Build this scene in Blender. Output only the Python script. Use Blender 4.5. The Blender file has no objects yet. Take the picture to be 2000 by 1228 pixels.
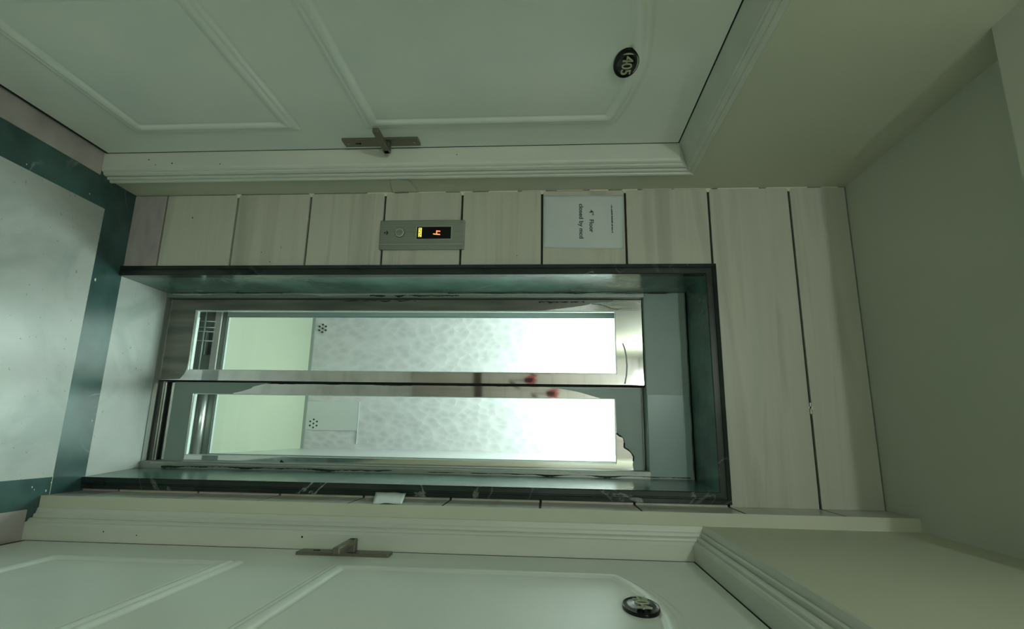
import bpy, bmesh, math, random
from mathutils import Matrix, Vector, noise
random.seed(4)
SC = bpy.context.scene
COL = SC.collection

# ------------------------------------------------------------------ camera
CAM_H = 1.7415
r_ = Vector((0.97617236, 0.21698316, 0.00241378))
u_ = Vector((-0.01687620, 0.06482397, 0.99775400))
f_ = Vector((-0.21633934, 0.97402062, -0.06694122))
cam = bpy.data.cameras.new('camera'); camo = bpy.data.objects.new('camera', cam); COL.objects.link(camo)
# the phone was held sideways: the top of the room is at the right of the picture
X, Y, Z = u_, -r_, -f_
camo.matrix_world = Matrix(((X.x, Y.x, Z.x, 0), (X.y, Y.y, Z.y, 0), (X.z, Y.z, Z.z, CAM_H), (0, 0, 0, 1)))
cam.sensor_fit = 'HORIZONTAL'; cam.sensor_width = 36.0; cam.lens = 36 * 1047.4 / 2000
cam.clip_start = 0.01
SC.camera = camo
SC.view_settings.view_transform = 'Standard'; SC.view_settings.look = 'None'
SC.view_settings.exposure = 0.09; SC.view_settings.gamma = 1.0; SC.view_settings.use_curve_mapping = False

# ------------------------------------------------------------------ world and lamps
W = bpy.data.worlds.new('world'); SC.world = W; W.use_nodes = True
W.node_tree.nodes['Background'].inputs[0].default_value = (0.62, 0.80, 0.66, 1)
W.node_tree.nodes['Background'].inputs[1].default_value = 0.35

def area(name, loc, aim, sx, sy, power, color):
    l = bpy.data.lights.new(name, 'AREA'); l.shape = 'RECTANGLE'; l.size = sx; l.size_y = sy
    l.energy = power; l.color = color
    o = bpy.data.objects.new(name, l); COL.objects.link(o); o.location = loc
    o.rotation_euler = (Vector(aim) - Vector(loc)).to_track_quat('-Z', 'Y').to_euler()
    return o
# fill light from an added window behind the photographer, and the lamps in the lift car ceiling
area('added_window_light', (-0.05, -2.17, 2.02), (-0.3, 0.4, 1.0), 0.46, 0.68, 6.0, (0.88, 1.0, 0.92))
# bulb hanging high behind the photographer; the ceiling beam keeps its light off the top of the lift wall
BULB = (-0.56, -1.15, 2.75)
pl = bpy.data.lights.new('bulb_light', 'POINT'); pl.energy = 53.0; pl.color = (0.88, 1.0, 0.95); pl.shadow_soft_size = 0.030
po = bpy.data.objects.new('bulb_light', pl); COL.objects.link(po); po.location = BULB
for lx in (-0.68, -0.16):
    area('car_ceiling_light', (lx, 3.15, 2.325), (lx, 3.15, 0), 0.34, 1.0, 26.0, (0.84, 1.0, 0.95))

# ------------------------------------------------------------------ materials
def mat(name, col, rough=0.5, metal=0.0, spec=0.5, coat=0.0):
    m = bpy.data.materials.new(name); m.use_nodes = True
    b = m.node_tree.nodes['Principled BSDF']
    b.inputs['Base Color'].default_value = (*col, 1); b.inputs['Roughness'].default_value = rough
    b.inputs['Metallic'].default_value = metal; b.inputs['Specular IOR Level'].default_value = spec
    b.inputs['Coat Weight'].default_value = coat
    return m
def N(m, t, **kw):
    n = m.node_tree.nodes.new(t)
    for k, v in kw.items(): setattr(n, k, v)
    return n
def L(m, a, b): m.node_tree.links.new(a, b)
def bsdf(m): return m.node_tree.nodes['Principled BSDF']
def coords(m, scale=(1, 1, 1), rot=(0, 0, 0)):
    tc = N(m, 'ShaderNodeTexCoord'); mp = N(m, 'ShaderNodeMapping')
    mp.inputs['Scale'].default_value = scale; mp.inputs['Rotation'].default_value = rot
    L(m, tc.outputs['Object'], mp.inputs[0]); return mp.outputs[0]
def noisecol(m, scale, stops, nscale=1.0, detail=4, rot=(0, 0, 0), dist=0.0):
    n = N(m, 'ShaderNodeTexNoise'); n.inputs['Scale'].default_value = nscale; n.inputs['Detail'].default_value = detail
    n.inputs['Distortion'].default_value = dist
    L(m, coords(m, scale, rot), n.inputs['Vector'])
    r = N(m, 'ShaderNodeValToRGB'); r.color_ramp.elements[0].position = stops[0][0]; r.color_ramp.elements[0].color = (*stops[0][1], 1)
    r.color_ramp.elements[1].position = stops[-1][0]; r.color_ramp.elements[1].color = (*stops[-1][1], 1)
    for p, c in stops[1:-1]:
        e = r.color_ramp.elements.new(p); e.color = (*c, 1)
    L(m, n.outputs['Fac'], r.inputs[0])
    return r.outputs[0], n.outputs['Fac']
def bump(m, h, strength=0.2, dist=0.01):
    b = N(m, 'ShaderNodeBump'); b.inputs['Strength'].default_value = strength; b.inputs['Distance'].default_value = dist
    L(m, h, b.inputs['Height']); L(m, b.outputs[0], bsdf(m).inputs['Normal'])
def mixcol(m, fac, a, b):
    x = N(m, 'ShaderNodeMix', data_type='RGBA'); 
    for s, v in ((0, fac), (6, a), (7, b)):
        if hasattr(v, 'links') or hasattr(v, 'is_linked'): L(m, v, x.inputs[s])
        elif s == 0: x.inputs[0].default_value = v
        else: x.inputs[s].default_value = (*v, 1)
    return x.outputs[2]

paint = mat('wall_paint', (0.50, 0.50, 0.44), 0.7)
c, h = noisecol(paint, (1, 1, 1), [(0.3, (0.55, 0.57, 0.46)), (0.7, (0.62, 0.62, 0.50))], 1.6, 5); L(paint, c, bsdf(paint).inputs['Base Color'])
ceil_paint = mat('ceiling_paint', (0.46, 0.47, 0.40), 0.8)
c, h = noisecol(ceil_paint, (1, 1, 1), [(0.3, (0.53, 0.56, 0.47)), (0.7, (0.62, 0.62, 0.54))], 1.3, 5); L(ceil_paint, c, bsdf(ceil_paint).inputs['Base Color'])
gloss_paint = mat('door_enamel', (0.58, 0.59, 0.53), 0.33, 0, 0.5)
c, h = noisecol(gloss_paint, (1, 1, 1), [(0.3, (0.74, 0.79, 0.74)), (0.7, (0.83, 0.86, 0.79))], 2.5, 4); L(gloss_paint, c, bsdf(gloss_paint).inputs['Base Color'])
frame_paint = mat('frame_enamel', (0.66, 0.66, 0.57), 0.4)
c, h = noisecol(frame_paint, (3, 3, .6), [(0.3, (0.57, 0.60, 0.53)), (0.7, (0.66, 0.67, 0.59))], 2.5, 5); L(frame_paint, c, bsdf(frame_paint).inputs['Base Color'])
tile = mat('wall_tile', (0.5, 0.5, 0.43), 0.3)
c, h = noisecol(tile, (0.6, 0.6, 9), [(0.28, (0.40, 0.40, 0.33)), (0.5, (0.55, 0.54, 0.46)), (0.72, (0.49, 0.50, 0.42))], 1.4, 6, dist=0.8)
L(tile, c, bsdf(tile).inputs['Base Color'])
skirt_tile = mat('skirting_tile', (0.4, 0.36, 0.36), 0.35)
c, h = noisecol(skirt_tile, (1, 1, 3), [(0.35, (0.34, 0.30, 0.31)), (0.65, (0.44, 0.41, 0.39))], 6, 5); L(skirt_tile, c, bsdf(skirt_tile).inputs['Base Color'])
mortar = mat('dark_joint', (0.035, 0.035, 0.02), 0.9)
grout = mat('pale_grout', (0.72, 0.70, 0.58), 0.8)
fl = mat('floor_marble', (0.6, 0.62, 0.58), 0.28)
c, h = noisecol(fl, (1, 1, 1), [(0.3, (0.33, 0.36, 0.345)), (0.5, (0.47, 0.485, 0.465)), (0.62, (0.52, 0.52, 0.51)), (0.8, (0.44, 0.46, 0.44))], 3.2, 8, dist=1.2)
n2 = N(fl, 'ShaderNodeTexNoise'); n2.inputs['Scale'].default_value = 60; n2.inputs['Detail'].default_value = 2; L(fl, coords(fl), n2.inputs['Vector'])
r2 = N(fl, 'ShaderNodeValToRGB'); r2.color_ramp.elements[0].position = .26; r2.color_ramp.elements[1].position = .31
r2.color_ramp.elements[0].color = (.62, .62, .58, 1); r2.color_ramp.elements[1].color = (1, 1, 1, 1); L(fl, n2.outputs[0], r2.inputs[0])
mm = N(fl, 'ShaderNodeMix', data_type='RGBA', blend_type='MULTIPLY'); mm.inputs[0].default_value = 1; L(fl, c, mm.inputs[6]); L(fl, r2.outputs[0], mm.inputs[7])
L(fl, mm.outputs[2], bsdf(fl).inputs['Base Color'])
def marble_dark(name, base, vein, scale, rough):
    m = mat(name, base, rough, 0, 0.6)
    n = N(m, 'ShaderNodeTexNoise'); n.inputs['Scale'].default_value = scale; n.inputs['Detail'].default_value = 6; n.inputs['Distortion'].default_value = 1.5
    L(m, coords(m), n.inputs['Vector'])
    r = N(m, 'ShaderNodeValToRGB'); e = r.color_ramp.elements
    e[0].position = .485; e[0].color = (0, 0, 0, 1); e[1].position = .515; e[1].color = (0, 0, 0, 1)
    k = e.new(.5); k.color = (1, 1, 1, 1)
    L(m, n.outputs[0], r.inputs[0])
    cc, _ = noisecol(m, (1, 1, 1), [(0.35, tuple(v * .6 for v in base)), (0.7, tuple(v * 1.3 for v in base))], 5, 5)
    pw, _ = noisecol(m, (1, 1, 1), [(0.5, (0, 0, 0)), (0.68, (1, 1, 1))], 2.3, 2)
    mu = N(m, 'ShaderNodeMath', operation='MULTIPLY'); L(m, r.outputs[0], mu.inputs[0]); L(m, pw, mu.inputs[1])
    L(m, mixcol(m, mu.outputs[0], cc, vein), bsdf(m).inputs['Base Color']); return m
band_m = marble_dark('dark_green_marble', (0.045, 0.105, 0.10), (0.35, 0.45, 0.38), 2.2, 0.22)
trim_m = marble_dark('black_marble', (0.020, 0.030, 0.026), (0.30, 0.32, 0.30), 3.0, 0.2)
reveal_m = marble_dark('green_marble_reveal', (0.095, 0.19, 0.165), (0.17, 0.27, 0.23), 1.8, 0.24)
thresh_m = mat('threshold_stone', (0.40, 0.35, 0.34), 0.4)
c, h = noisecol(thresh_m, (1, 1, 1), [(0.35, (0.34, 0.30, 0.29)), (0.65, (0.46, 0.42, 0.40))], 7, 5); L(thresh_m, c, bsdf(thresh_m).inputs['Base Color'])
steel = mat('stainless_steel', (0.62, 0.62, 0.58), 0.045, 1.0)
c, h = noisecol(steel, (4, 4, .5), [(0.3, (0.56, 0.58, 0.58)), (0.7, (0.82, 0.82, 0.82))], 2, 3); L(steel, c, bsdf(steel).inputs['Base Color'])
steel_b = mat('brushed_steel', (0.42, 0.43, 0.40), 0.35, 1.0)
c, h = noisecol(steel_b, (120, 1, 1), [(0.3, (0.34, 0.36, 0.33)), (0.7, (0.48, 0.49, 0.45))], 3, 2); L(steel_b, c, bsdf(steel_b).inputs['Base Color'])
steel_d = mat('dull_steel', (0.30, 0.33, 0.30), 0.42, 0.6)
film = mat('film_covered_metal', (0.20, 0.27, 0.235), 0.4, 0.0)
c, h = noisecol(film, (1, 1, 1), [(0.3, (0.24, 0.325, 0.29)), (0.7, (0.32, 0.405, 0.365))], 3, 6); L(film, c, bsdf(film).inputs['Base Color'])
film_pale = mat('clean_grey_metal', (0.25, 0.36, 0.34), 0.3, 0.0)
scrap_d = mat('old_glue_residue', (0.015, 0.022, 0.018), 0.8)
scrap_l = mat('torn_film_edge', (0.42, 0.48, 0.43), 0.35, 0.1)
black = mat('black_gap', (0.004, 0.006, 0.004), 0.9)
black_gloss = mat('black_lacquer', (0.004, 0.004, 0.004), 0.22, 0, 0.3)
ivory = mat('ivory_digits', (0.42, 0.44, 0.30), 0.5)
paper = mat('paper', (0.60, 0.64, 0.64), 0.6)
c, h = noisecol(paper, (1, 1, 1), [(0.3, (0.54, 0.60, 0.60)), (0.7, (0.64, 0.66, 0.65))], 6, 4); L(paper, c, bsdf(paper).inputs['Base Color'])
ink = mat('ink', (0.03, 0.05, 0.04), 0.7)
handle_m = mat('satin_bronze', (0.20, 0.19, 0.15), 0.38, 0.7)
tape_m = mat('masking_tape', (0.58, 0.58, 0.47), 0.6)
sticker_m = mat('silver_sticker', (0.86, 0.90, 0.87), 0.3, 0.0)
car_floor_m = mat('pale_green_vinyl', (0.50, 0.66, 0.42), 0.4)
c, h = noisecol(car_floor_m, (1, 1, 1), [(0.3, (0.27, 0.29, 0.225)), (0.7, (0.30, 0.31, 0.24))], 2, 3); L(car_floor_m, c, bsdf(car_floor_m).inputs['Base Color'])
linen = mat('patterned_steel_sheet', (0.74, 0.78, 0.77), 0.42, 0.25)
v = N(linen, 'ShaderNodeTexVoronoi'); v.inputs['Scale'].default_value = 15; L(linen, coords(linen, (1.6, 1, 1)), v.inputs['Vector'])
rr = N(linen, 'ShaderNodeValToRGB'); rr.color_ramp.elements[0].color = (.44, .415, .43, 1); rr.color_ramp.elements[1].color = (.52, .49, .505, 1)
rr.color_ramp.elements[0].position = .1; rr.color_ramp.elements[1].position = .75
L(linen, v.outputs['Distance'], rr.inputs[0]); L(linen, rr.outputs[0], bsdf(linen).inputs['Base Color']); bump(linen, v.outputs['Distance'], .35, .01)
car_wall_m = mat('car_side_panel', (0.5, 0.5, 0.5), 0.3, 0.35)
cream_tile = mat('cream_stair_tile', (0.74, 0.66, 0.58), 0.3)
c, h = noisecol(cream_tile, (1, 1, 1), [(0.3, (0.58, 0.53, 0.50)), (0.7, (0.66, 0.60, 0.57))], 3, 3); L(cream_tile, c, bsdf(cream_tile).inputs['Base Color'])
red_m = mat('red_glaze', (0.55, 0.08, 0.09), 0.3)
brown_m = mat('brown_glaze', (0.10, 0.07, 0.06), 0.3)
def emis(name, col, s):
    m = mat(name, (0, 0, 0), 0.5); b = bsdf(m); b.inputs['Emission Color'].default_value = (*col, 1); b.inputs['Emission Strength'].default_value = s
    return m
led_red = emis('red_led', (1.0, 0.16, 0.04), 2.6); led_yellow = emis('yellow_led', (0.95, 0.78, 0.08), 1.1)
lampglow = emis('car_lamp_diffuser', (0.88, 1.0, 0.95), 6.0)
added_pane_m = emis('added_window_glow', (0.86, 1.0, 0.80), 1.6)  # glow for the pane of the added rear window
def glass_mat():
    m = bpy.data.materials.new('clear_glass'); m.use_nodes = True; nt = m.node_tree; nt.nodes.clear()
    out = N(m, 'ShaderNodeOutputMaterial'); mx = N(m, 'ShaderNodeMixShader'); fr = N(m, 'ShaderNodeFresnel'); fr.inputs[0].default_value = 1.35
    t = N(m, 'ShaderNodeBsdfTransparent'); t.inputs[0].default_value = (0.95, 0.985, 0.965, 1)
    g = N(m, 'ShaderNodeBsdfGlossy'); g.inputs['Roughness'].default_value = 0.02; g.inputs['Color'].default_value = (.9, 1, .95, 1)
    gm = N(m, 'ShaderNodeNewGeometry'); iv = N(m, 'ShaderNodeMath', operation='SUBTRACT'); iv.inputs[0].default_value = 1.0
    mu = N(m, 'ShaderNodeMath', operation='MULTIPLY'); L(m, gm.outputs['Backfacing'], iv.inputs[1]); L(m, fr.outputs[0], mu.inputs[0]); L(m, iv.outputs[0], mu.inputs[1])
    L(m, mu.outputs[0], mx.inputs[0]); L(m, t.outputs[0], mx.inputs[1]); L(m, g.outputs[0], mx.inputs[2]); L(m, mx.outputs[0], out.inputs[0])
    return m
glass = glass_mat()
glass_edge = mat('glass_edge', (0.70, 0.80, 0.76), 0.15, 0.2)

# ------------------------------------------------------------------ mesh helpers
def finish(name, me, m, parent=None, smooth=False):
    o = bpy.data.objects.new(name, me); COL.objects.link(o)
    for x in (m if isinstance(m, (list, tuple)) else [m]): me.materials.append(x)
    if smooth:
        for p in me.polygons: p.use_smooth = True
    if parent is not None: 
        o.parent = parent; o.matrix_parent_inverse = parent.matrix_world.inverted()
    return o
class MB:
    def __init__(s): s.bm = bmesh.new()
    def box(s, a, b, mi=0, bev=0):
        x0, x1 = sorted((a[0], b[0])); y0, y1 = sorted((a[1], b[1])); z0, z1 = sorted((a[2], b[2]))
        vs = [s.bm.verts.new(p) for p in ((x0,y0,z0),(x1,y0,z0),(x1,y1,z0),(x0,y1,z0),(x0,y0,z1),(x1,y0,z1),(x1,y1,z1),(x0,y1,z1))]
        fs = [s.bm.faces.new([vs[i] for i in q]) for q in ((0,3,2,1),(4,5,6,7),(0,1,5,4),(1,2,6,5),(2,3,7,6),(3,0,4,7))]
        for f in fs: f.material_index = mi
        if bev:
            ed = list({e for f in fs for e in f.edges})
            bmesh.ops.bevel(s.bm, geom=ed, offset=bev, segments=2, affect='EDGES', profile=.5, clamp_overlap=True)
        return s
    def prism(s, pts, vec, mi=0):
        """extrude a closed 3D polygon along vec"""
        v = Vector(vec); a = [s.bm.verts.new(p) for p in pts]; b = [s.bm.verts.new(Vector(p) + v) for p in pts]
        n = len(pts); fs = [s.bm.faces.new(a[::-1]), s.bm.faces.new(b)]
        for i in range(n): fs.append(s.bm.faces.new((a[i], a[(i+1) % n], b[(i+1) % n], b[i])))
        for f in fs: f.material_index = mi
        return s
    def tube(s, p0, p1, r, n=16, mi=0, r2=None):
        p0, p1 = Vector(p0), Vector(p1); d = (p1 - p0).normalized(); a = d.orthogonal().normalized(); b = d.cross(a)
        r2 = r if r2 is None else r2
        A = [s.bm.verts.new(p0 + (a * math.cos(t) + b * math.sin(t)) * r) for t in [2*math.pi*i/n for i in range(n)]]
        B = [s.bm.verts.new(p1 + (a * math.cos(t) + b * math.sin(t)) * r2) for t in [2*math.pi*i/n for i in range(n)]]
        s.bm.faces.new(A[::-1]).material_index = mi; s.bm.faces.new(B).material_index = mi
        for i in range(n):
            f = s.bm.faces.new((A[i], A[(i+1) % n], B[(i+1) % n], B[i])); f.material_index = mi; f.smooth = True
        return s
    def sweep(s, path, mi=0, close=False):
        """path: list of rings (same length) of 3D points"""
        R = [[s.bm.verts.new(p) for p in ring] for ring in path]
        for i in range(len(R) - 1):
            for j in range(len(R[i]) - (0 if close else 1)):
                k = (j + 1) % len(R[i])
                s.bm.faces.new((R[i][j], R[i][k], R[i+1][k], R[i+1][j])).material_index = mi
        return s
    def build(s, name, m, parent=None):
        bmesh.ops.recalc_face_normals(s.bm, faces=s.bm.faces)
        me = bpy.data.meshes.new(name); s.bm.to_mesh(me); s.bm.free(); return finish(name, me, m, parent)
def thing(name, label, cat, loc, group=None, kind=None):
    o = bpy.data.objects.new(name, None); COL.objects.link(o); o.location = loc; o.empty_display_size = .05
    o['label'] = label; o['category'] = cat
    if group: o['group'] = group
    if kind: o['kind'] = kind
    bpy.context.view_layer.update()
    return o
def tag(o, label, cat, group=None, kind=None):
    o['label'] = label; o['category'] = cat
    if group: o['group'] = group
    if kind: o['kind'] = kind
    return o
def text_mesh(name, body, size, origin, ex, ey, m, parent=None, extrude=.0006, align='CENTER', bold=0.0, sx=1.0, spacing=1.0):
    cu = bpy.data.curves.new('t', 'FONT'); cu.body = body; cu.size = size; cu.align_x = align; cu.align_y = 'CENTER'
    cu.extrude = extrude; cu.offset = bold; cu.space_character = spacing
    t = bpy.data.objects.new('t', cu); COL.objects.link(t)
    bpy.context.view_layer.update()
    me = bpy.data.meshes.new_from_object(t.evaluated_get(bpy.context.evaluated_depsgraph_get()))
    bpy.data.objects.remove(t)
    ex = Vector(ex); ey = Vector(ey); ez = ex.cross(ey)
    for v in me.vertices:
        c = v.co.copy(); v.co = Vector(origin) + ex * c.x * sx + ey * c.y + ez * c.z
    me.materials.clear()
    return finish(name, me, m, parent)

# ------------------------------------------------------------------ key dimensions (metres)
XL, XR, X2 = -0.955, 0.236, 0.276       # left wall, tiled return, right wall
YB, YF = 2.0, 1.83                       # lift wall, front of the tiled return
HC = 2.89                                # ceiling
YREAR, XREAR = -2.2, 0.276
YREV = 2.275                             # back of the marble reveal
TX0, TX1, TH = -0.644, 0.228, 2.37       # outer edge of the marble surround
OX0, OX1, OH = -0.600, 0.186, 2.335      # clear opening at wall face
LY0, LY1, LX, LHH = 0.88, 1.81, -1.045, 2.218
RY0, RY1, RX, RHH = 0.70, 1.785, 0.372, 2.188

# ------------------------------------------------------------------ floor
b = MB()
b.box((XL + .12, YREAR, -.03), (.177, 1.862, 0), 0)
b.box((-0.625, 2.0, -.03), (.21, 2.272, 0.0), 0)
b.box((XL - .01, YREAR, -.03), (XL + .12, 2.0, 0.0), 1)
b.box((XL + .12, 1.862, -.03), (X2, 2.0, 0.0), 1)
b.box((.177, YREAR, -.03), (X2, 1.862, 0.0), 1)
b.box((X2, RY0 - .05, -.03), (X2 + .14, YF, -.003), 1); b.box((XL - .12, LY0 - .07, -.03), (XL - .01, LY1 + .07, -.003), 1)
for px, py, r in ((-.551, 1.880, .006), (-.863, 1.784, .003), (-.851, 1.533, .0025), (.205, 1.79, .003), (.222, 1.845, .004), (.214, 1.80, .0022), (-.02, 1.985, .003), (.196, 1.86, .003)):
    b.prism([(px + r * math.cos(a) * (1 + .3 * math.sin(3 * a)), py + .6 * r * math.sin(a), 0) for a in [2 * math.pi * k / 9 for k in range(9)]], (0, 0, .0004), 2)
b.box((.172, 1.861, 0), (.262, 1.8625, .0004), 2)
tag(b.build('floor', [fl, band_m, grout]), 'pale marble landing floor edged by a dark green marble border', 'floor', kind='structure')
b = MB(); b.box((XL - .4, YREAR - .3, -.13), (XREAR + .2, 2.27, -.031))
tag(b.build('trim_2', mortar), 'dark mortar bed in the joints under the landing floor', 'floor bed', kind='structure')

# ------------------------------------------------------------------ walls
b = MB()
T = .16
b.box((XL - T, LY1 + .058, 0), (XL, YB + .1, HC)); b.box((XL - T, LY0 - .058, LHH + .045), (XL, LY1 + .058, HC)); b.box((XL - T, YREAR, 0), (XL, LY0 - .058, HC))
tag(b.build('wall_left', paint), 'cream painted left wall around the door numbered 405', 'wall', kind='structure')
b = MB()
b.box((X2, RY1 + .045, 2.235), (X2 + T, RY0 - .045, HC)); b.box((X2, YREAR, 0), (X2 + T, RY0 - .045, HC))
b.box((XR + .013, YF, 0), (X2 + T, YB + .1, HC)); b.box((XR - .0005, YF, 0), (XR + .013, YF + .0028, HC))
tag(b.build('wall_right', paint), 'cream painted right wall around the door beside the lift', 'wall', kind='structure')
# back wall: mortar backing plus tile slabs with open joints
jz = [0, .142, .452, .764, 1.077, 1.395, 1.717, 2.045, 2.368, 2.675, HC]
b = MB(); g = .0042
b.box((XL - T, YB + .013, 0), (TX0 + .02, YB + .24, HC), 1); b.box((TX0, YB + .013, TH - .03), (X2 + T, YB + .24, HC), 1)
b.box((TX1 - .02, YB + .013, 0), (X2 + T, YB + .24, HC), 1)
b.box((XR + .0012, YF + .004, 0), (XR + .02, YB + .02, HC), 1)
for i in range(len(jz) - 1):
    z0, z1 = jz[i] + g, jz[i + 1] - g
    mi = 2 if i == 0 else 0
    if i == 0: z0 = 0
    if jz[i] < TH - .05:
        b.box((XL + .003, YB, z0), (TX0 + .004, YB + .014, min(z1, HC)), mi, .0012)
        b.box((TX1 - .004, YB, z0), (XR, YB + .014, min(z1, HC)), mi)
    else:
        b.box((XL + .003, YB, z0), (XR, YB + .014, z1), mi, .0012)
    # tiled return at the right of the lift
    b.box((XR, YF + .003, z0), (XR + .014, YB + .012, z1), 2 if i == 0 else 0, 0)
for z in jz[2:-1]:
    x0 = XL
    b.prism([(x0, YB - .0006, z - .012), (x0 + .008, YB - .0006, z - .005), (x0 + .016, YB - .0006, z - .0035), (x0 + .016, YB - .0006, z + .0035), (x0 + .007, YB - .0006, z + .006), (x0, YB - .0006, z + .013)], (0, .002, 0), 3)
zz = 1.0; rg = random.Random(5)
while zz < HC - .06:
    ln_ = rg.uniform(.04, .16); b.box((XL, YB - .0015, zz), (XL + rg.uniform(.002, .0045), YB + .004, min(HC, zz + ln_)), 3); zz += ln_ + rg.uniform(.01, .07)
b.prism([(-.110, YB - .0005, 2.668), (-.106, YB - .0005, 2.668), (-.100, YB - .0005, 2.682), (-.112, YB - .0005, 2.682)], (0, .002, 0), 3); b.box((-.125, YB - .0005, 2.6725), (-.085, YB + .001, 2.6775), 3)
for px, pz, r in ((-.853, .265, .003), (-.70, .58, .002), (-.66, .62, .0022), (-.72, .66, .0018), (-.68, 1.62, .0018)):
    b.tube((px, YB - .0006, pz), (px, YB + .001, pz), r, 8, 1)
tag(b.build('wall_back', [tile, mortar, skirt_tile, grout]), 'lift wall and narrow return clad in veined beige tiles with dark joints', 'wall', kind='structure')
# ceiling with a shallow beam close to the photographer
b = MB(); b.box((XL - T, YREAR, HC), (XREAR + .2, YB + .24, HC + .1)); b.box((XL - T, .86, 2.785), (XREAR, 1.16, HC))
b.bm.verts.ensure_lookup_table()
tag(b.build('ceiling', ceil_paint), 'dim painted ceiling above the lift landing', 'ceiling', kind='structure')

# ------------------------------------------------------------------ stair end behind the photographer (seen only as reflections)
b = MB()
def rect_tiles(b, x0, x1, z0, z1, sx, sz, y, holes):
    z = z0
    while z < z1 - .01:
        x = x0
        while x < x1 - .01:
            xa, xb, za, zb = x + .002, min(x + sx, x1) - .002, z + .002, min(z + sz, z1) - .002
            if not any(xb > h0 and xa < h1 and zb > g0 and za < g1 for h0, h1, g0, g1 in holes): b.box((xa, y, za), (xb, y + .012, zb), 0)
            x += sx
        z += sz
WX0, WX1, WZ0, WZ1 = -.29, .19, 1.67, 2.37
b.box((XL - T, YREAR - .2, 0), (WX0, YREAR - .011, HC), 1); b.box((WX1, YREAR - .2, 0), (X2 + T, YREAR - .011, HC), 1)
b.box((WX0, YREAR - .2, 0), (WX1, YREAR - .011, WZ0), 1); b.box((WX0, YREAR - .2, WZ1), (WX1, YREAR - .011, HC), 1)
rect_tiles(b, XL, X2, 0, 2.88, .2055, .2, YREAR - .012, [(WX0, WX1, WZ0, WZ1)])
b.box((XL, YREAR, .80), (X2, YREAR + .006, .90), 2)
tag(b.build('wall_rear', [cream_tile, mortar, brown_m]), 'cream tiled rear wall with a brown border', 'wall', kind='structure')
def petal(cx, cz, w, h, ang, y):
    pts = []
    for i in range(20):
        t = 2 * math.pi * i / 20
        px, pz = w * math.sin(t) * (1 - .35 * math.cos(t)), h * math.cos(t)
        pts.append((cx + px * math.cos(ang) + pz * math.sin(ang), y, cz - px * math.sin(ang) + pz * math.cos(ang)))
    return pts
for k, (cx, cz) in enumerate(((-.66, 1.52), (-.50, 1.80), (-.82, 1.72))):
    b = MB()
    for a in (-.5, 0, .5): b.prism(petal(cx + .05 * a, cz, .035, .09, a, YREAR + .0005), (0, .002, 0), 0)
    b.box((cx - .006, YREAR + .0005, cz - .28), (cx + .006, YREAR + .002, cz - .07), 1)
    b.prism(petal(cx + .06, cz - .2, .02, .08, .6, YREAR + .0005), (0, .002, 0), 1)
    tag(b.build('flower_decor', [red_m, brown_m]), ['lowest red flower motif on the rear tiles', 'red flower motif on the rear tiles nearest the window', 'red flower motif on the rear tiles nearest the left wall'][k], 'wall decoration', 'flower motifs on the rear stair tiles')
tl = thing('ceiling_bulb', 'bare bulb in a holder on the ceiling behind the photographer', 'lamp', (BULB[0], BULB[1], HC))
MB().tube((BULB[0], BULB[1], HC), (BULB[0], BULB[1], 2.82), .045, 24, r2=.022).build('bulb_holder', frame_paint, tl)
bm = bmesh.new(); bmesh.ops.create_uvsphere(bm, u_segments=20, v_segments=12, radius=.018, matrix=Matrix.Translation(BULB)); me = bpy.data.meshes.new('bulb'); bm.to_mesh(me); bm.free()
bo = finish('bulb', me, emis('bulb_glow', (0.92, 1.0, 0.92), 6.0), tl, True);
MB().tube((BULB[0], BULB[1], 2.82), (BULB[0], BULB[1], 2.784), .012, 16).build('bulb_neck', frame_paint, tl)
w = thing('added_window_1', 'added rear window that fills the landing with light', 'window', (-.05, YREAR - .1, WZ0), kind='structure')  # unseen window, added with its glowing pane to brighten the landing
b = MB(); q = .03
for a, c in (((WX0, WZ0), (WX0 + q, WZ1)), ((WX1 - q, WZ0), (WX1, WZ1)), ((WX0, WZ0), (WX1, WZ0 + q)), ((WX0, WZ1 - q), (WX1, WZ1)), ((-.06, WZ0), (-.04, WZ1))):
    b.box((a[0], YREAR - .14, a[1]), (c[0], YREAR - .06, c[1]))
b.build('added_window_frame', frame_paint, w)
MB().box((WX0 + .005, YREAR - .19, WZ0 + .005), (WX1 - .005, YREAR - .17, WZ1 - .005)).build('added_window_pane', added_pane_m, w)

# ------------------------------------------------------------------ flat doors
def frame_sweep(y0, y1, H, prof):
    """mitred casing around an opening; prof = list of (offset outward, x)"""
    rings = []
    rings.append([(x, y1 + o, 0.0) for o, x in prof]); rings.append([(x, y1 + o, H + o) for o, x in prof])
    rings.append([(x, y0 - o, H + o) for o, x in prof]); rings.append([(x, y0 - o, 0.0) for o, x in prof])
    return rings
def panel_d(s, z, hw, z0, z1, rise):
    """distance outside(+)/inside(-) of a panel outline centred at s=0"""
    top = z1 + rise * (1 - min(1, (s / hw) ** 2)) if rise else z1
    return max(abs(s) - hw, z0 - z, (z - top) * (0.97 if rise else 1))
def mould(d):
    w = .052; t = d + w                      # t 0..w across the moulding, inside of the outline
    if t < -.004 or d > .004: 
        return .0028 if t < 0 else 0.0
    if t < 0: return .0028 - .0035 * (1 + t / .004)
    if t > w: return -.002 * (1 - d / .004)
    a = t / w
    return .0008 + .0105 * math.sin(math.pi * min(1, a * 1.02)) ** .6 * (1 - .35 * a) - .0042 * math.exp(-((a - .62) / .07) ** 2)
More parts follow.
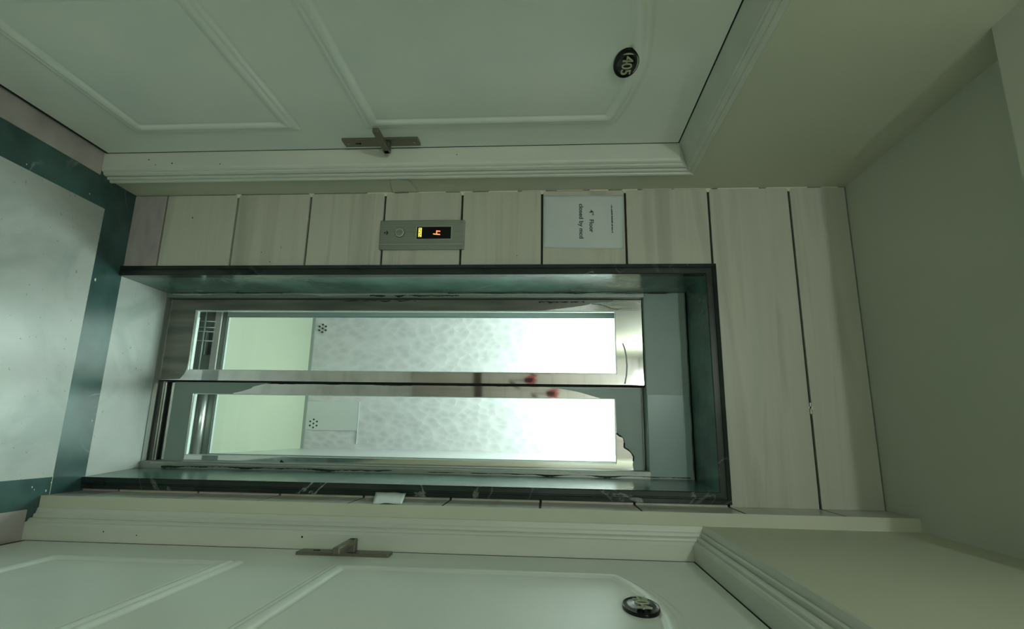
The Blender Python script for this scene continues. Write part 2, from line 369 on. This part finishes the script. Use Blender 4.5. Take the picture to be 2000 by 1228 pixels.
def leaf(y0, y1, H, x, nx, cy, panels, name, parent):
    sy, sz = .0045, .0045
    ny, nz = int((y1 - y0) / sy), int((H - .02) / sz)
    bm = bmesh.new(); G = []
    for j in range(nz + 1):
        z = .02 + (H - .02) * j / nz; row = []
        for i in range(ny + 1):
            y = y0 + (y1 - y0) * i / ny; e = 0.0
            for hw, z0, z1, rise in panels:
                d = panel_d(y - cy, z, hw, z0, z1, rise)
                if d < .004: e = mould(d)
            row.append(bm.verts.new((x + nx * e, y, z)))
        G.append(row)
    for j in range(nz):
        for i in range(ny):
            f = (G[j][i], G[j][i+1], G[j+1][i+1], G[j+1][i]); bm.faces.new(f if nx > 0 else f[::-1]).smooth = True
    # solid body behind the moulded face
    bx = x - nx * .04
    vs = [bm.verts.new(p) for p in ((bx, y0, .02), (bx, y1, .02), (bx, y1, H), (bx, y0, H))]
    bm.faces.new(vs)
    for a, c, p, q in ((G[0][0], G[0][-1], vs[0], vs[1]), (G[0][-1], G[-1][-1], vs[1], vs[2]), (G[-1][-1], G[-1][0], vs[2], vs[3]), (G[-1][0], G[0][0], vs[3], vs[0])):
        bm.faces.new((a, c, q, p))
    me = bpy.data.meshes.new(name); bm.to_mesh(me); bm.free()
    return finish(name, me, gloss_paint, parent)

def flat_door(name, label, y0, y1, H, x, nx, cy, panels, prof, head, wallx, loc):
    d = thing(name, label, 'door', loc, kind='structure')
    leaf(y0 + .003, y1 - .003, H - .004, x, nx, cy, panels, 'door_leaf', d)
    b = MB(); fs = frame_sweep(y0, y1, H, prof); b.sweep(fs[:2]); b.sweep(fs[2:]); hs = frame_sweep(y0, y1, H, head)[1:3]; b.sweep(hs)
    if head is not prof:
        for k in (0, 1):
            ring = [p for p in fs[1 + k]] + [p for p in hs[k]][::-1]; ring = [p for i, p in enumerate(ring) if i == 0 or (Vector(p) - Vector(ring[i-1])).length > 1e-5]
            if (Vector(ring[0]) - Vector(ring[-1])).length < 1e-5: ring.pop()
            f = b.bm.faces.new([b.bm.verts.new(p) for p in ring]); bmesh.ops.triangulate(b.bm, faces=[f])
    b.build('door_frame', frame_paint, d)
    # threshold slab between leaf and landing, dark rebate behind the leaf edges
    MB().box((x - nx * .05, y0 - .002, -.002), (wallx, y1, .004)).build('threshold', thresh_m, d)
    b = MB()
    bx = x - nx * .05
    b.box((bx, y0 - .02, 0), (bx - nx * .02, y1 + .02, H + .02)); b.build('rebate', black, d)
    return d
profL = [(-.003, -1.10), (0, -1.06), (0, -.985), (.004, -.977), (.010, -.972), (.014, -.973), (.015, -.966), (.022, -.962), (.029, -.961), (.031, -.967), (.034, -.967), (.036, -.956), (.042, -.953), (.046, -.957), (.048, -.957), (.050, -.949), (.056, -.946), (.061, -.948), (.062, -.956), (.062, -.99)]
headL = [(-.003, -1.10), (0, -1.06), (0, -1.043), (.028, -.974), (.032, -.972), (.034, -.966), (.052, -.952), (.061, -.950), (.062, -.956), (.062, -.99)]
d405 = flat_door('door_1', 'cream panelled door numbered 405 in the left wall, with lever handle', LY0, LY1, LHH, LX, 1, 1.345,
    [(.327, .245, .862, 0), (.327, 1.100, 1.968, .058)], profL, headL, XL, (XL, 1.39, 0))
profR = [(-.003, .42), (0, .385), (0, .325), (.004, .317), (.008, .314), (.011, .316), (.013, .309), (.018, .305), (.023, .304), (.025, .309), (.028, .309), (.030, .296), (.033, .292), (.036, .296), (.038, .286), (.041, .276), (.045, .274), (.0455, .279), (.0455, .34)]
dR = flat_door('door_2', 'cream panelled door in the right wall with oval number plate', RY0, RY1, RHH, RX, -1, 1.24,
    [(.357, .295, .880, 0), (.357, 1.135, 1.940, .090)], profR, profR, X2, (X2, 1.33, 0))
# mouldings around openings rest on these dark shadow gaps at the leaf edge
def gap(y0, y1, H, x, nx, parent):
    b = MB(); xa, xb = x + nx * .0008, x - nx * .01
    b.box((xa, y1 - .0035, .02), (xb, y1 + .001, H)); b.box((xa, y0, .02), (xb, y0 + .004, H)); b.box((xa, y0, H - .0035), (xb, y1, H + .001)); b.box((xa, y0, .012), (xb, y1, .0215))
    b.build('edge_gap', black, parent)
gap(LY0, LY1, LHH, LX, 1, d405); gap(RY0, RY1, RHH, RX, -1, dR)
# screw holes and chips on the frames
for d, yy, spots in ((d405, 1.81, ((-1.015, .191, .0025), (-.992, .222, .002), (-.998, .288, .0028), (-.992, .482, .0022), (-1.014, 1.40, .002))), (dR, 1.785, ((.338, .285, .0022), (.346, .401, .002), (.335, .957, .0032)))):
    for xx, zz, r in spots: MB().tube((xx, yy - .0004, zz), (xx, yy + .003, zz), r, 10).build('nail_hole', black, d)
b = MB(); b.box((XL + .0002, LY0 - .062, LHH + .0615), (XL - .004, LY1 + .062, LHH + .0640)); b.build('frame_crack', black, d405)

def lever_handle(parent, x, nx, yc, z0, z1, w):
    b = MB(); b.box((x - nx * .002, yc - w / 2, z0), (x + nx * .009, yc + w / 2, z1), 0, .002); p = b.build('handle_plate', handle_m, parent); p['label'] = 'bronze handle plate'
    zc = z0 + .58 * (z1 - z0)
    b = MB(); b.box((x + nx * .008, yc - .012, zc - .013), (x + nx * .046, yc + .012, zc + .013), 0, .003)
    b.box((x + nx * .028, yc - .135, zc - .011), (x + nx * .046, yc + .012, zc + .011), 0, .003); b.build('lever', handle_m, parent)
    b = MB(); b.tube((x + nx * .008, yc, z0 + .062), (x + nx * .0105, yc, z0 + .062), .0045, 14); b.box((x + nx * .008, yc - .002, z0 + .045), (x + nx * .0102, yc + .002, z0 + .06)); b.build('keyhole', black, parent)
    for zz in (z0 + .018, z1 - .018): MB().tube((x + nx * .008, yc, zz), (x + nx * .0105, yc, zz), .0035, 12).build('screw', steel_d, parent)
lever_handle(d405, LX, 1, 1.758, .985, 1.268, .050)
lever_handle(dR, RX, -1, 1.733, .975, 1.262, .050)

def plaque(name, label, x, nx, yc, zc, ry, rz, digits, ex):
    t = thing(name, label, 'number sign', (x, yc, zc))
    bm = bmesh.new(); n = 48; rings = []
    prof = [(1.0, 0), (1.0, .005), (.985, .007), (.93, .0075), (.91, .0062), (.6, .0105), (.3, .0125)]
    for s, e in prof:
        rings.append([bm.verts.new((x + nx * e, yc + ry * s * math.cos(2*math.pi*i/n), zc + rz * s * math.sin(2*math.pi*i/n))) for i in range(n)])
    for a, c in zip(rings, rings[1:]):
        for i in range(n): bm.faces.new((a[i], a[(i+1) % n], c[(i+1) % n], c[i])).smooth = True
    cv = bm.verts.new((x + nx * .013, yc, zc))
    for i in range(n): bm.faces.new((rings[-1][i], rings[-1][(i+1) % n], cv)).smooth = True
    bmesh.ops.recalc_face_normals(bm, faces=bm.faces)
    me = bpy.data.meshes.new('plate'); bm.to_mesh(me); bm.free(); finish('plate', me, black_gloss, t)
    text_mesh('digits', digits, rz * 1.15, (x + nx * .0122, yc, zc), ex, (0, 0, 1), ivory, t, .0015, bold=.0002, sx=1.32, spacing=.98)
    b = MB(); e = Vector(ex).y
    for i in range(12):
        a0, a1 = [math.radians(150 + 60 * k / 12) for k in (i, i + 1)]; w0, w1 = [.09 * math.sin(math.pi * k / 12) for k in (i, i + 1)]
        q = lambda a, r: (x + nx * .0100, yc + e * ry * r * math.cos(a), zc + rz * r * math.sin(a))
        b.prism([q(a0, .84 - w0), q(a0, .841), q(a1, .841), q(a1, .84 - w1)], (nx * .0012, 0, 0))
    b.build('crescent_highlight', ivory, t)  # pale arc painted in as the highlight on the domed plate
    return t
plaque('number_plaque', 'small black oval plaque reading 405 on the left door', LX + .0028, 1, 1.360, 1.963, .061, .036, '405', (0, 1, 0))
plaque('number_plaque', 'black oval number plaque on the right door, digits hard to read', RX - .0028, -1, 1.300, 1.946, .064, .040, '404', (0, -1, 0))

# tape scraps either side of the lift
def sheet(name, label, cat, corners, nrm, m, th=.0008, wrinkle=.0015, n=10):
    bm = bmesh.new(); A, B_, C_, D_ = [Vector(c) for c in corners]; nv = Vector(nrm); G = []
    for j in range(n + 1):
        row = []
        for i in range(n + 1):
            s, t = i / n, j / n; p = (A * (1 - s) + B_ * s) * (1 - t) + (D_ * (1 - s) + C_ * s) * t
            k = noise.noise(p * 28) * wrinkle; row.append(bm.verts.new(p + nv * (th + wrinkle + k)))
        G.append(row)
    for j in range(n):
        for i in range(n): bm.faces.new((G[j][i], G[j][i+1], G[j+1][i+1], G[j+1][i])).smooth = True
    r = bmesh.ops.extrude_face_region(bm, geom=list(bm.faces)); bmesh.ops.translate(bm, verts=[v for v in r['geom'] if isinstance(v, bmesh.types.BMVert)], vec=-nv * (th + .0004))
    bmesh.ops.recalc_face_normals(bm, faces=bm.faces)
    me = bpy.data.meshes.new(name); bm.to_mesh(me); bm.free()
    return tag(finish(name, me, m), label, cat)
sheet('paper_tape', 'cream tape strip stuck on the left wall beside the call panel', 'tape', ((XL, 1.887, 1.125), (XL, 1.995, 1.105), (XL, 1.995, 1.215), (XL, 1.887, 1.200)), (1, 0, 0), tape_m)
sheet('silver_sticker', 'shiny silver sticker on the tiled return right of the lift', 'sticker', ((XR, YF + .004, 1.165), (XR - .020, YB - .03, 1.130), (XR - .020, YB - .03, 1.240), (XR, YF + .004, 1.262)), (-1, 0, 0), sticker_m, wrinkle=.003)

# ------------------------------------------------------------------ marble surround (architrave and reveal)
t1 = thing('trim_1', 'dark polished marble surround and deep reveal framing the lift entrance', 'door surround', (-.2, YB, 0), kind='structure')
def sur_ring(o, y, base=((OX0, OX1, OH))):
    x0, x1, h = base; return [(x0 - o, y, 0), (x0 - o, y, h + o), (x1 + o, y, h + o), (x1 + o, y, 0)]
b = MB()
pr = [(.042, YB + .012), (.042, YB - .010), (.040, YB - .014), (.026, YB - .016), (.024, YB - .0125), (.021, YB - .0125), (.019, YB - .016), (.003, YB - .016), (0, YB - .013), (0, YB + .02)]
b.sweep(list(zip(*[sur_ring(o, y) for o, y in pr]))); b.build('architrave', trim_m, t1)
b = MB()
b.sweep(list(zip(*[[(OX0, YB - .0135, 0), (OX0, YB - .0135, OH), (OX1, YB - .0135, OH), (OX1, YB - .0135, 0)], [(OX0 - .001, YREV, 0), (OX0 - .001, YREV, OH - .002), (OX1 - .018, YREV, OH - .002), (OX1 - .018, YREV, 0)]])))
b.build('reveal', reveal_m, t1)
b = MB()   # masonry behind the marble
b.box((OX0 - .05, YB + .02, 0), (OX0 - .004, YREV + .05, OH + .05)); b.box((OX1 + .004, YB + .02, 0), (OX1 + .05, YREV + .05, OH + .05)); b.box((OX0 - .05, YB + .02, OH + .004), (OX1 + .05, YREV + .05, OH + .06))
b.build('backing', mortar, t1)

# ------------------------------------------------------------------ landing entrance of the lift: jambs, transom, sill
YD = 2.300
fr = thing('elevator_entrance_frame', 'stainless lift entrance frame with torn film along its jambs and grey transom', 'door frame', (-.2, YREV, 0))
MB().box((OX0 - .005, 2.268, 0), (-.580, 2.31, 2.155), 0, .002).build('jamb', steel_d, fr)
MB().box((.140, 2.268, 0), (OX1 - .012, 2.40, 2.155), 0, .002).build('jamb', steel_d, fr)
b = MB(); b.box((OX0 - .004, 2.272, 2.150), (OX1 - .014, 2.40, 2.328), 0, .003); b.build('transom', film, fr)['label'] = 'grey film covered transom'
MB().box((-.165, 2.2705, 2.153), (.160, 2.2735, 2.318)).build('transom_patch', film_pale, fr)
b = MB(); b.box((-.58, 2.272, 0.0), (.16, 2.298, .004)); b.box((-.58, 2.333, -.01), (.16, 2.343, .004)); b.box((-.58, 2.377, -.01), (.16, 2.40, .004)); b.box((-.58, 2.27, -.06), (.16, 2.40, -.02)); b.build('sill', steel_d, fr)
# ragged remnants of protective film: dark glue and pale torn edges
def ragged(p0, p1, side, nrm, w, m, name, parent, seed, n=60, amp=1.0, th=.0010):
    rnd = random.Random(seed); p0, p1, side, nrm = Vector(p0), Vector(p1), Vector(side), Vector(nrm); bm = bmesh.new(); prev = None
    up = []
    for i in range(n + 1):
        t = i / n; p = p0.lerp(p1, t)
        k = max(0.06, .5 + noise.noise(Vector((t * 9 + seed * 3.1, seed, 0))) * 1.1 * amp + rnd.uniform(-.18, .18) * amp)
        k2 = noise.noise(Vector((t * 14 + seed, 7.7, seed))) * .35 * amp
        a = p + side * w * k2; c = p + side * w * (k2 + k)
        up.append((a, c))
    A = [bm.verts.new(a + nrm * th) for a, c in up]; C = [bm.verts.new(c + nrm * th) for a, c in up]
    A0 = [bm.verts.new(a) for a, c in up]; C0 = [bm.verts.new(c) for a, c in up]
    for i in range(n):
        bm.faces.new((A[i], A[i+1], C[i+1], C[i])); bm.faces.new((A[i], A0[i], A0[i+1], A[i+1])); bm.faces.new((C[i], C[i+1], C0[i+1], C0[i]))
    bmesh.ops.recalc_face_normals(bm, faces=bm.faces)
    me = bpy.data.meshes.new(name); bm.to_mesh(me); bm.free(); return finish(name, me, m, parent)
yj = 2.2675
ragged((-.597, yj, .03), (-.597, yj, 2.13), (1, 0, 0), (0, -1, 0), .010, scrap_l, 'torn_film', fr, 3, 120)
ragged((-.590, yj, .95), (-.590, yj, 1.35), (1, 0, 0), (0, -1, 0), .008, scrap_d, 'glue_residue', fr, 5, 60)
ragged((-.600, yj, 1.30), (-.600, yj, 2.31), (1, 0, 0), (0, -1, 0), .005, scrap_d, 'glue_residue', fr, 6, 90)
ragged((-.600, yj, .02), (-.600, yj, .55), (1, 0, 0), (0, -1, 0), .004, scrap_d, 'glue_residue', fr, 8, 60)
ragged((.146, yj, .05), (.146, yj, 2.13), (1, 0, 0), (0, -1, 0), .009, scrap_l, 'torn_film', fr, 9, 120)
ragged((.158, yj, .10), (.158, yj, 1.10), (1, 0, 0), (0, -1, 0), .009, scrap_d, 'glue_residue', fr, 12, 110)
ragged((.160, yj, 1.25), (.160, yj, 2.31), (1, 0, 0), (0, -1, 0), .006, scrap_d, 'glue_residue', fr, 13, 110)
ragged((OX0 + .002, 2.2705, 2.323), (OX1 - .03, 2.2705, 2.323), (0, 0, 1), (0, -1, 0), .003, scrap_d, 'glue_residue', fr, 21, 80)

car_bead = mat('aluminium_bead', (0.40, 0.46, 0.44), 0.3, 0.4)
def sliding_panel(name, label, cat, x0, x1, y, h0, h1, gx0, gx1, gz0, gz1, th=.03, m=steel, car=None):
    t = None if car else thing(name, label, cat, ((x0 + x1) / 2, y, h0))
    b = MB()
    # four flat members, mitre-free like folded sheet
    b.box((x0, y, h0), (gx0, y + th, h1)); b.box((gx1, y, h0), (x1, y + th, h1))
    b.box((gx0, y, h0), (gx1, y + th, gz0)); b.box((gx0, y, gz1), (gx1, y + th, h1))
    bmesh.ops.remove_doubles(b.bm, verts=b.bm.verts, dist=1e-5)
    if car: t = b.build(name, m, car)
    else: b.build('steel_frame', m, t)
    MB().box((gx0 - .001, y + .010, gz0 - .001), (gx1 + .001, y + .016, gz1 + .001)).build('glass_pane', glass, t)
    b = MB(); e = .0035
    b.box((gx0, y + .004, gz0), (gx0 + e, y + .018, gz1)); b.box((gx0 + e, y + .004, gz0), (gx1 - e, y + .018, gz0 + e * 1.5)); b.box((gx1 - e, y + .004, gz0), (gx1, y + .018, gz1)); b.box((gx0 + e, y + .004, gz1 - e), (gx1 - e, y + .018, gz1))
    b.build('glazing_bead', car_bead if car else glass_edge, t)
    return t
def poly_patch(pts, y, m, name, parent, th=.0012):
    b = MB(); b.prism([(x, y, z) for x, z in pts], (0, -th, 0)); return b.build(name, m, parent)
pL = sliding_panel('elevator_door', 'left lift door panel, mirror steel frame around tall clear glass, nearer than the other', 'elevator door', -.577, -.205, YD, .006, 2.146, -.527, -.253, .133, 2.034)
pR = sliding_panel('elevator_door', 'right lift door panel with torn grey film round its tall glass', 'elevator door', -.212, .156, 2.345, .006, 2.146, -.153, .117, .142, 2.030)
film_brown = mat('aged_brown_film', (0.17, 0.175, 0.15), 0.3, 0.3)
c, h = noisecol(film_brown, (8, 1, .8), [(0.35, (0.13, 0.14, 0.12)), (0.65, (0.24, 0.235, 0.205))], 3, 4); L(film_brown, c, bsdf(film_brown).inputs['Base Color'])
poly_patch([(-.5765, .008), (-.5765, 2.02), (-.571, 2.03), (-.566, 1.99), (-.561, 1.93), (-.552, 1.90), (-.546, 1.86), (-.538, 1.80), (-.531, 1.74), (-.5285, 1.70), (-.5285, .128), (-.30, .129), (-.262, .127), (-.235, .118), (-.212, .10), (-.208, .008)], YD - .0001, film_brown, 'protective_film', pL, .0008)['label'] = 'brownish film on the outer stile'
MB().box((-.2075, YD - .001, .006), (-.2035, YD + .028, 2.146)).build('edge_seal', black, pL)
b = MB(); b.box((-.582, YD + .004, .004), (-.5765, YD + .03, 2.15)); b.box((-.582, YD + .004, 2.145), (-.20, YD + .03, 2.152)); b.build('running_gap', black, fr)
# film still stuck on the right panel: top corner and closing stile, with a torn outline
yp = 2.3448
poly_patch([(-.199, 2.143), (-.199, 1.72), (-.196, 1.76), (-.192, 1.80), (-.187, 1.83), (-.180, 1.87), (-.172, 1.90), (-.163, 1.93), (-.156, 1.955), (-.153, 1.97), (-.153, 2.030), (-.02, 2.032), (-.008, 2.032),
            (.000, 2.040), (.006, 2.052), (.012, 2.060), (.030, 2.063), (.050, 2.062), (.054, 2.070), (.062, 2.082), (.075, 2.094), (.088, 2.100), (.105, 2.098), (.118, 2.095), (.150, 2.100), (.150, 2.143)], yp, film, 'protective_film', pR)['label'] = 'grey film with torn edge'
poly_patch([(-.203, .05), (-.203, .50), (-.196, .46), (-.186, .42), (-.178, .41), (-.165, .37), (-.156, .33), (-.153, .33), (-.153, .142), (.117, .142), (.150, .14), (.150, .05)], yp, film, 'protective_film', pR)
# dark tear line
ln = [(-.008, 2.032), (.000, 2.040), (.006, 2.052), (.012, 2.060), (.030, 2.063), (.050, 2.062), (.054, 2.070), (.062, 2.082), (.075, 2.094), (.088, 2.100), (.105, 2.098)]
b = MB()
rnd = random.Random(2)
for (xa, za), (xb, zb) in zip(ln, ln[1:]):
    w = rnd.uniform(.0012, .0035); d = Vector((xb - xa, 0, zb - za)).normalized(); nn = Vector((-d.z, 0, d.x)) * w
    b.prism([(xa - nn.x, yp - .0013, za - nn.z), (xb - nn.x, yp - .0013, zb - nn.z), (xb + nn.x, yp - .0013, zb + nn.z), (xa + nn.x, yp - .0013, za + nn.z)], (0, -.0006, 0))
b.build('tear_line', scrap_d, pR)
ragged((-.2015, yp, .12), (-.2015, yp, 1.70), (1, 0, 0), (0, -1, 0), .0045, scrap_d, 'glue_residue', pR, 31, 120)
poly_patch([(.128, .585), (.156, .57), (.156, .61), (.146, .605)], yp, scrap_d, 'chip_mark', pR)
# scratches and film curl on the left panel
cu = []
b = MB()
pt = [(-.560, 1.93), (-.556, 1.97), (-.548, 1.995), (-.541, 2.010), (-.537, 2.025), (-.536, 2.045), (-.538, 2.060)]
for (xa, za), (xb, zb) in zip(pt, pt[1:]): b.tube((xa, YD - .0015, za), (xb, YD - .0015, zb), .0022, 6)
b.build('film_curl', scrap_l, pL)
b = MB(); pt = [(-.385, 2.062), (-.36, 2.070), (-.33, 2.075), (-.29, 2.077), (-.25, 2.074), (-.212, 2.066)]
for (xa, za), (xb, zb) in zip(pt, pt[1:]): b.prism([(xa, YD - .0002, za - .003), (xb, YD - .0002, zb - .003), (xb, YD - .0002, zb + .003), (xa, YD - .0002, za + .003)], (0, -.0007, 0))
b.build('film_crease', film, pL)
ragged((-.574, YD, .80), (-.574, YD, 1.15), (1, 0, 0), (0, -1, 0), .006, scrap_d, 'glue_residue', pL, 41, 50)
ragged((-.570, YD, 1.70), (-.570, YD, 1.90), (1, 0, 0), (0, -1, 0), .008, scrap_d, 'glue_residue', pL, 43, 40)

# ------------------------------------------------------------------ lift car
car = thing('elevator_car', 'brightly lit lift car seen through the glass doors, pale floor and patterned steel walls', 'elevator', (-.4, 3.15, 0))
CX0, CX1, CY0, CY1, CHH = -.97, .128, 2.545, 3.80, 2.36
MB().box((CX0, CY0, -.05), (CX1, CY1, 0)).build('car_floor', car_floor_m, car)['label'] = 'pale green floor'
b = MB(); b.box((CX0 - .02, CY1, -.05), (CX1 + .02, CY1 + .03, CHH)); b.build('back_panel', linen, car)['label'] = 'patterned steel back panel'
b = MB(); b.box((CX1, CY0, -.05), (CX1 + .03, CY1, CHH)); b.build('side_panel', car_wall_m, car)
b = MB(); b.box((CX0 - .03, CY0, -.05), (CX0, CY1, CHH)); b.build('side_panel', linen, car)
b = MB(); b.box((CX0 - .03, CY0, CHH), (CX1 + .03, CY1 + .03, CHH + .05)); b.build('car_ceiling', car_wall_m, car)
for lx in (-.68, -.16):
    MB().box((lx - .17, 2.65, CHH - .02), (lx + .17, 3.65, CHH - .001), 0, .003).build('lamp_diffuser', lampglow, car)
b = MB(); b.box((CX0, CY1 - .010, 0), (CX1, CY1 - .001, .022)); b.build('skirting', steel_d, car)
b = MB(); b.box((-.20, CY1 - .006, .022), (.0, CY1 - .001, .40)); b.box((-.20, CY1 - .007, .398), (.09, CY1 - .001, .402)); b.build('kick_plate', car_wall_m, car)
for cx, cz in ((-.735, .078), (-.045, .078)):
    b = MB()
    for i in range(7):
        a = 2 * math.pi * i / 6; rr_ = 0 if i == 6 else .028
        b.tube((cx + rr_ * math.cos(a), CY1 - .0075, cz + rr_ * math.sin(a)), (cx + rr_ * math.cos(a), CY1 - .0005, cz + rr_ * math.sin(a)), .0065, 10)
    b.build('vent_holes', black, car)
# car front: returns either side and header
b = MB(); b.box((CX0 - .03, 2.50, -.05), (-.585, CY0, CHH)); b.box((.150, 2.50, -.05), (CX1 + .06, CY0, CHH)); b.box((-.585, 2.50, 2.12), (.150, CY0, CHH)); b.build('front_return', steel_d, car)
b = MB(); b.box((-.60, 2.42, -.05), (.16, CY0, -.001)); b.build('car_sill', steel_d, car)
# car doors: two narrower glazed panels just behind the landing ones
cL = sliding_panel('glass_door', None, None, -.570, -.200, 2.440, .006, 2.12, -.530, -.235, .196, 2.055, th=.022, m=steel_d, car=car)
cR = sliding_panel('glass_door', None, None, -.225, .148, 2.475, .006, 2.12, -.172, .118, .165, 2.055, th=.022, m=steel_d, car=car)
b = MB()
b.tube((-.565, 2.425, .098), (-.21, 2.425, .098), .0035, 12); b.build('foot_rod', glass_edge, cL)
b = MB(); b.box((-.565, 2.428, .142), (-.21, 2.4395, .174), 0, .002); b.build('lower_rail', mat('pinkish_steel', (.62, .57, .57), .5, .1), cL)
b = MB()
for xx in (-.505, -.475, -.410, -.455): b.tube((xx, 2.430, .02), (xx + .004, 2.430, .150), .0028, 8)
b.build('lift_cable', glass_edge, cL)
MB().box((-.46, 2.434, .105), (-.34, 2.4395, .148)).build('foot_plate', steel, cL)
MB().box((-.5535, 2.4375, .196), (-.5305, 2.4398, 2.055)).build('lit_stile_strip', mat('lit_stile', (.62, .72, .74), .35, .2), cL)  # pale strip colours in the light caught between the two glass doors
b = MB(); b.tube((-.215, 2.455, .120), (.145, 2.455, .120), .019, 24); b.build('rounded_rail', mat('satin_rail', (.66, .68, .66), .3, .85), cR)
b = MB(); b.box((-.215, 2.440, .078), (.145, 2.4745, .098)); b.build('foot_strip', glass_edge, cR)
for xx in ((-.17, -.125), (.06, .105)): MB().box((xx[0], 2.4385, .082), (xx[1], 2.4405, .098)).build('guide_shoe', black, cR)
# dark lift shaft around the car front
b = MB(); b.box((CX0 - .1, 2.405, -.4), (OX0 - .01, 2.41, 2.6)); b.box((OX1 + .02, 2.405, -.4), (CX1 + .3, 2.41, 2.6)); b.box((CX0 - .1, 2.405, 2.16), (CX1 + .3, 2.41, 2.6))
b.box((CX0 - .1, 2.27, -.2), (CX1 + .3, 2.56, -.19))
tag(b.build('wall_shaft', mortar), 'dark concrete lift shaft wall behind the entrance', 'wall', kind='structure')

# ------------------------------------------------------------------ call panel
PX0, PX1, PZ0, PZ1 = -.828, -.705, 1.068, 1.411
cp = thing('lift_call_panel', 'brushed steel lift call panel with red floor display on the beige tiles', 'call panel', (-.766, YB, 1.24))
MB().box((PX0, YB - .014, PZ0), (PX1, YB, PZ1), 0, .003).build('faceplate', steel_b, cp)
MB().box((PX1 - .022, YB - .0155, PZ0 + .004), (PX1 - .019, YB - .0135, PZ1 - .004)).build('edge_rib', steel, cp)
b = MB(); b.tube((-.774, YB - .0175, 1.150), (-.774, YB - .013, 1.150), .0175, 32); b.build('button_ring', glass_edge, cp)
MB().tube((-.774, YB - .0155, 1.150), (-.774, YB - .0135, 1.150), .0195, 32).build('button_recess', black, cp)
b = MB(); b.tube((-.774, YB - .0195, 1.150), (-.774, YB - .017, 1.150), .0145, 32); b.build('call_button', steel_b, cp)
b = MB()
for a in (0.9, 2.4, 4.0, 5.5):
    b.box((-.774 + .0155 * math.cos(a) - .0025, YB - .0182, 1.150 + .0155 * math.sin(a) - .0025), (-.774 + .0155 * math.cos(a) + .0025, YB - .017, 1.150 + .0155 * math.sin(a) + .0025))
b.build('button_light', glass_edge, cp)
b = MB(); b.box((-.801, YB - .0155, 1.216), (-.744, YB - .0138, 1.361), 0, .0006); b.build('display_bezel', steel, cp)
sc = MB().box((-.7975, YB - .0165, 1.220), (-.7475, YB - .0145, 1.357)).build('display', black_gloss, cp)
# seven-segment style digit 4
b = MB(); dx, dz, w, hh, th_ = -.7725, 1.300, .0175, .028, .004
yA, yB_ = YB - .0175, YB - .0164
sk = .10
def seg(xa, za, xb, zb):
    f = lambda x, z: (x + (z - dz) * sk, yA, z)
    b.prism([f(xa, za), f(xb, za), f(xb, zb), f(xa, zb)], (0, .001, 0))
seg(dx - w/2, dz, dx - w/2 + th_, dz + hh/2); seg(dx - w/2, dz - th_/2, dx + w/2, dz + th_/2); seg(dx + w/2 - th_, dz - hh/2, dx + w/2, dz + hh/2)
b.build('floor_digit', led_red, sc)
b = MB(); b.box((-.793, yA, 1.2265), (-.755, yB_, 1.2395)); b.build('status_light', led_yellow, sc)
b = MB()
for i in range(5): b.box((-.790 + i * .0078, yA - .0004, 1.229 + (i % 2) * .003), (-.787 + i * .0078, yA, 1.235 + (i % 2) * .002))
b.build('status_marks', black, sc)
# small arrow-like emblem under the button
b = MB()
b.prism([(-.783, YB - .0146, 1.0965), (-.774, YB - .0146, 1.104), (-.765, YB - .0146, 1.0965), (-.768, YB - .0146, 1.0945), (-.774, YB - .0146, 1.0985), (-.780, YB - .0146, 1.0945)], (0, .001, 0))
b.prism([(-.779, YB - .0146, 1.0905), (-.774, YB - .0146, 1.0865), (-.769, YB - .0146, 1.0905), (-.774, YB - .0146, 1.0925)], (0, .001, 0))
b.build('emblem', black, cp)

# ------------------------------------------------------------------ paper notice
no = thing('paper_notice', 'white paper notice reading 4th Floor closed by mcd on the beige tiles', 'notice', (-.82, YB, 1.88))
bm = bmesh.new(); n = 24; G = []
c4 = [Vector((-.933, 0, 1.722)), Vector((-.712, 0, 1.722)), Vector((-.706, 0, 2.033)), Vector((-.930, 0, 2.040))]
for j in range(n + 1):
    row = []
    for i in range(n + 1):
        s, t = i / n, j / n; p = (c4[0] * (1 - s) + c4[1] * s) * (1 - t) + (c4[3] * (1 - s) + c4[2] * s) * t
        y = YB - .0012 - .0008 * abs(noise.noise(p * 9)) - .010 * max(0, (s - .80) * 5) ** 2 * max(0, (.16 - t) * 6) ** 2
        row.append(bm.verts.new((p.x, y, p.z)))
    G.append(row)
for j in range(n):
    for i in range(n): bm.faces.new((G[j][i], G[j][i+1], G[j+1][i+1], G[j+1][i])).smooth = True
r = bmesh.ops.extrude_face_region(bm, geom=list(bm.faces)); bmesh.ops.translate(bm, verts=[v for v in r['geom'] if isinstance(v, bmesh.types.BMVert)], vec=(0, -.0004, 0))
bmesh.ops.recalc_face_normals(bm, faces=bm.faces)
me = bpy.data.meshes.new('sheet'); bm.to_mesh(me); bm.free(); finish('sheet', me, paper, no)
yt = YB - .0029
text_mesh('text_line', 'closed by mcd', .0235, (-.8215, yt, 1.871), (1, 0, 0), (0, 0, 1), ink, no, .0003, bold=.0004, sx=1.08)
text_mesh('text_line', '4', .0235, (-.8615, yt, 1.911), (1, 0, 0), (0, 0, 1), ink, no, .0003, bold=.0004, sx=1.05)
text_mesh('text_line', 'Floor', .0235, (-.8015, yt, 1.911), (1, 0, 0), (0, 0, 1), ink, no, .0003, bold=.0004, sx=1.05)
text_mesh('text_line', 'th', .011, (-.8495, yt, 1.918), (1, 0, 0), (0, 0, 1), ink, no, .0003, bold=.0002)
b = MB(); rnd = random.Random(7); x = -.888
while x < -.772:
    wd = rnd.uniform(.002, .006); b.box((x, yt - .0004, 1.9895), (x + wd, yt + .0006, 1.9895 + rnd.uniform(.003, .0055))); x += wd + rnd.choice((.0008, .0008, .003))
b.build('text_line', ink, no)
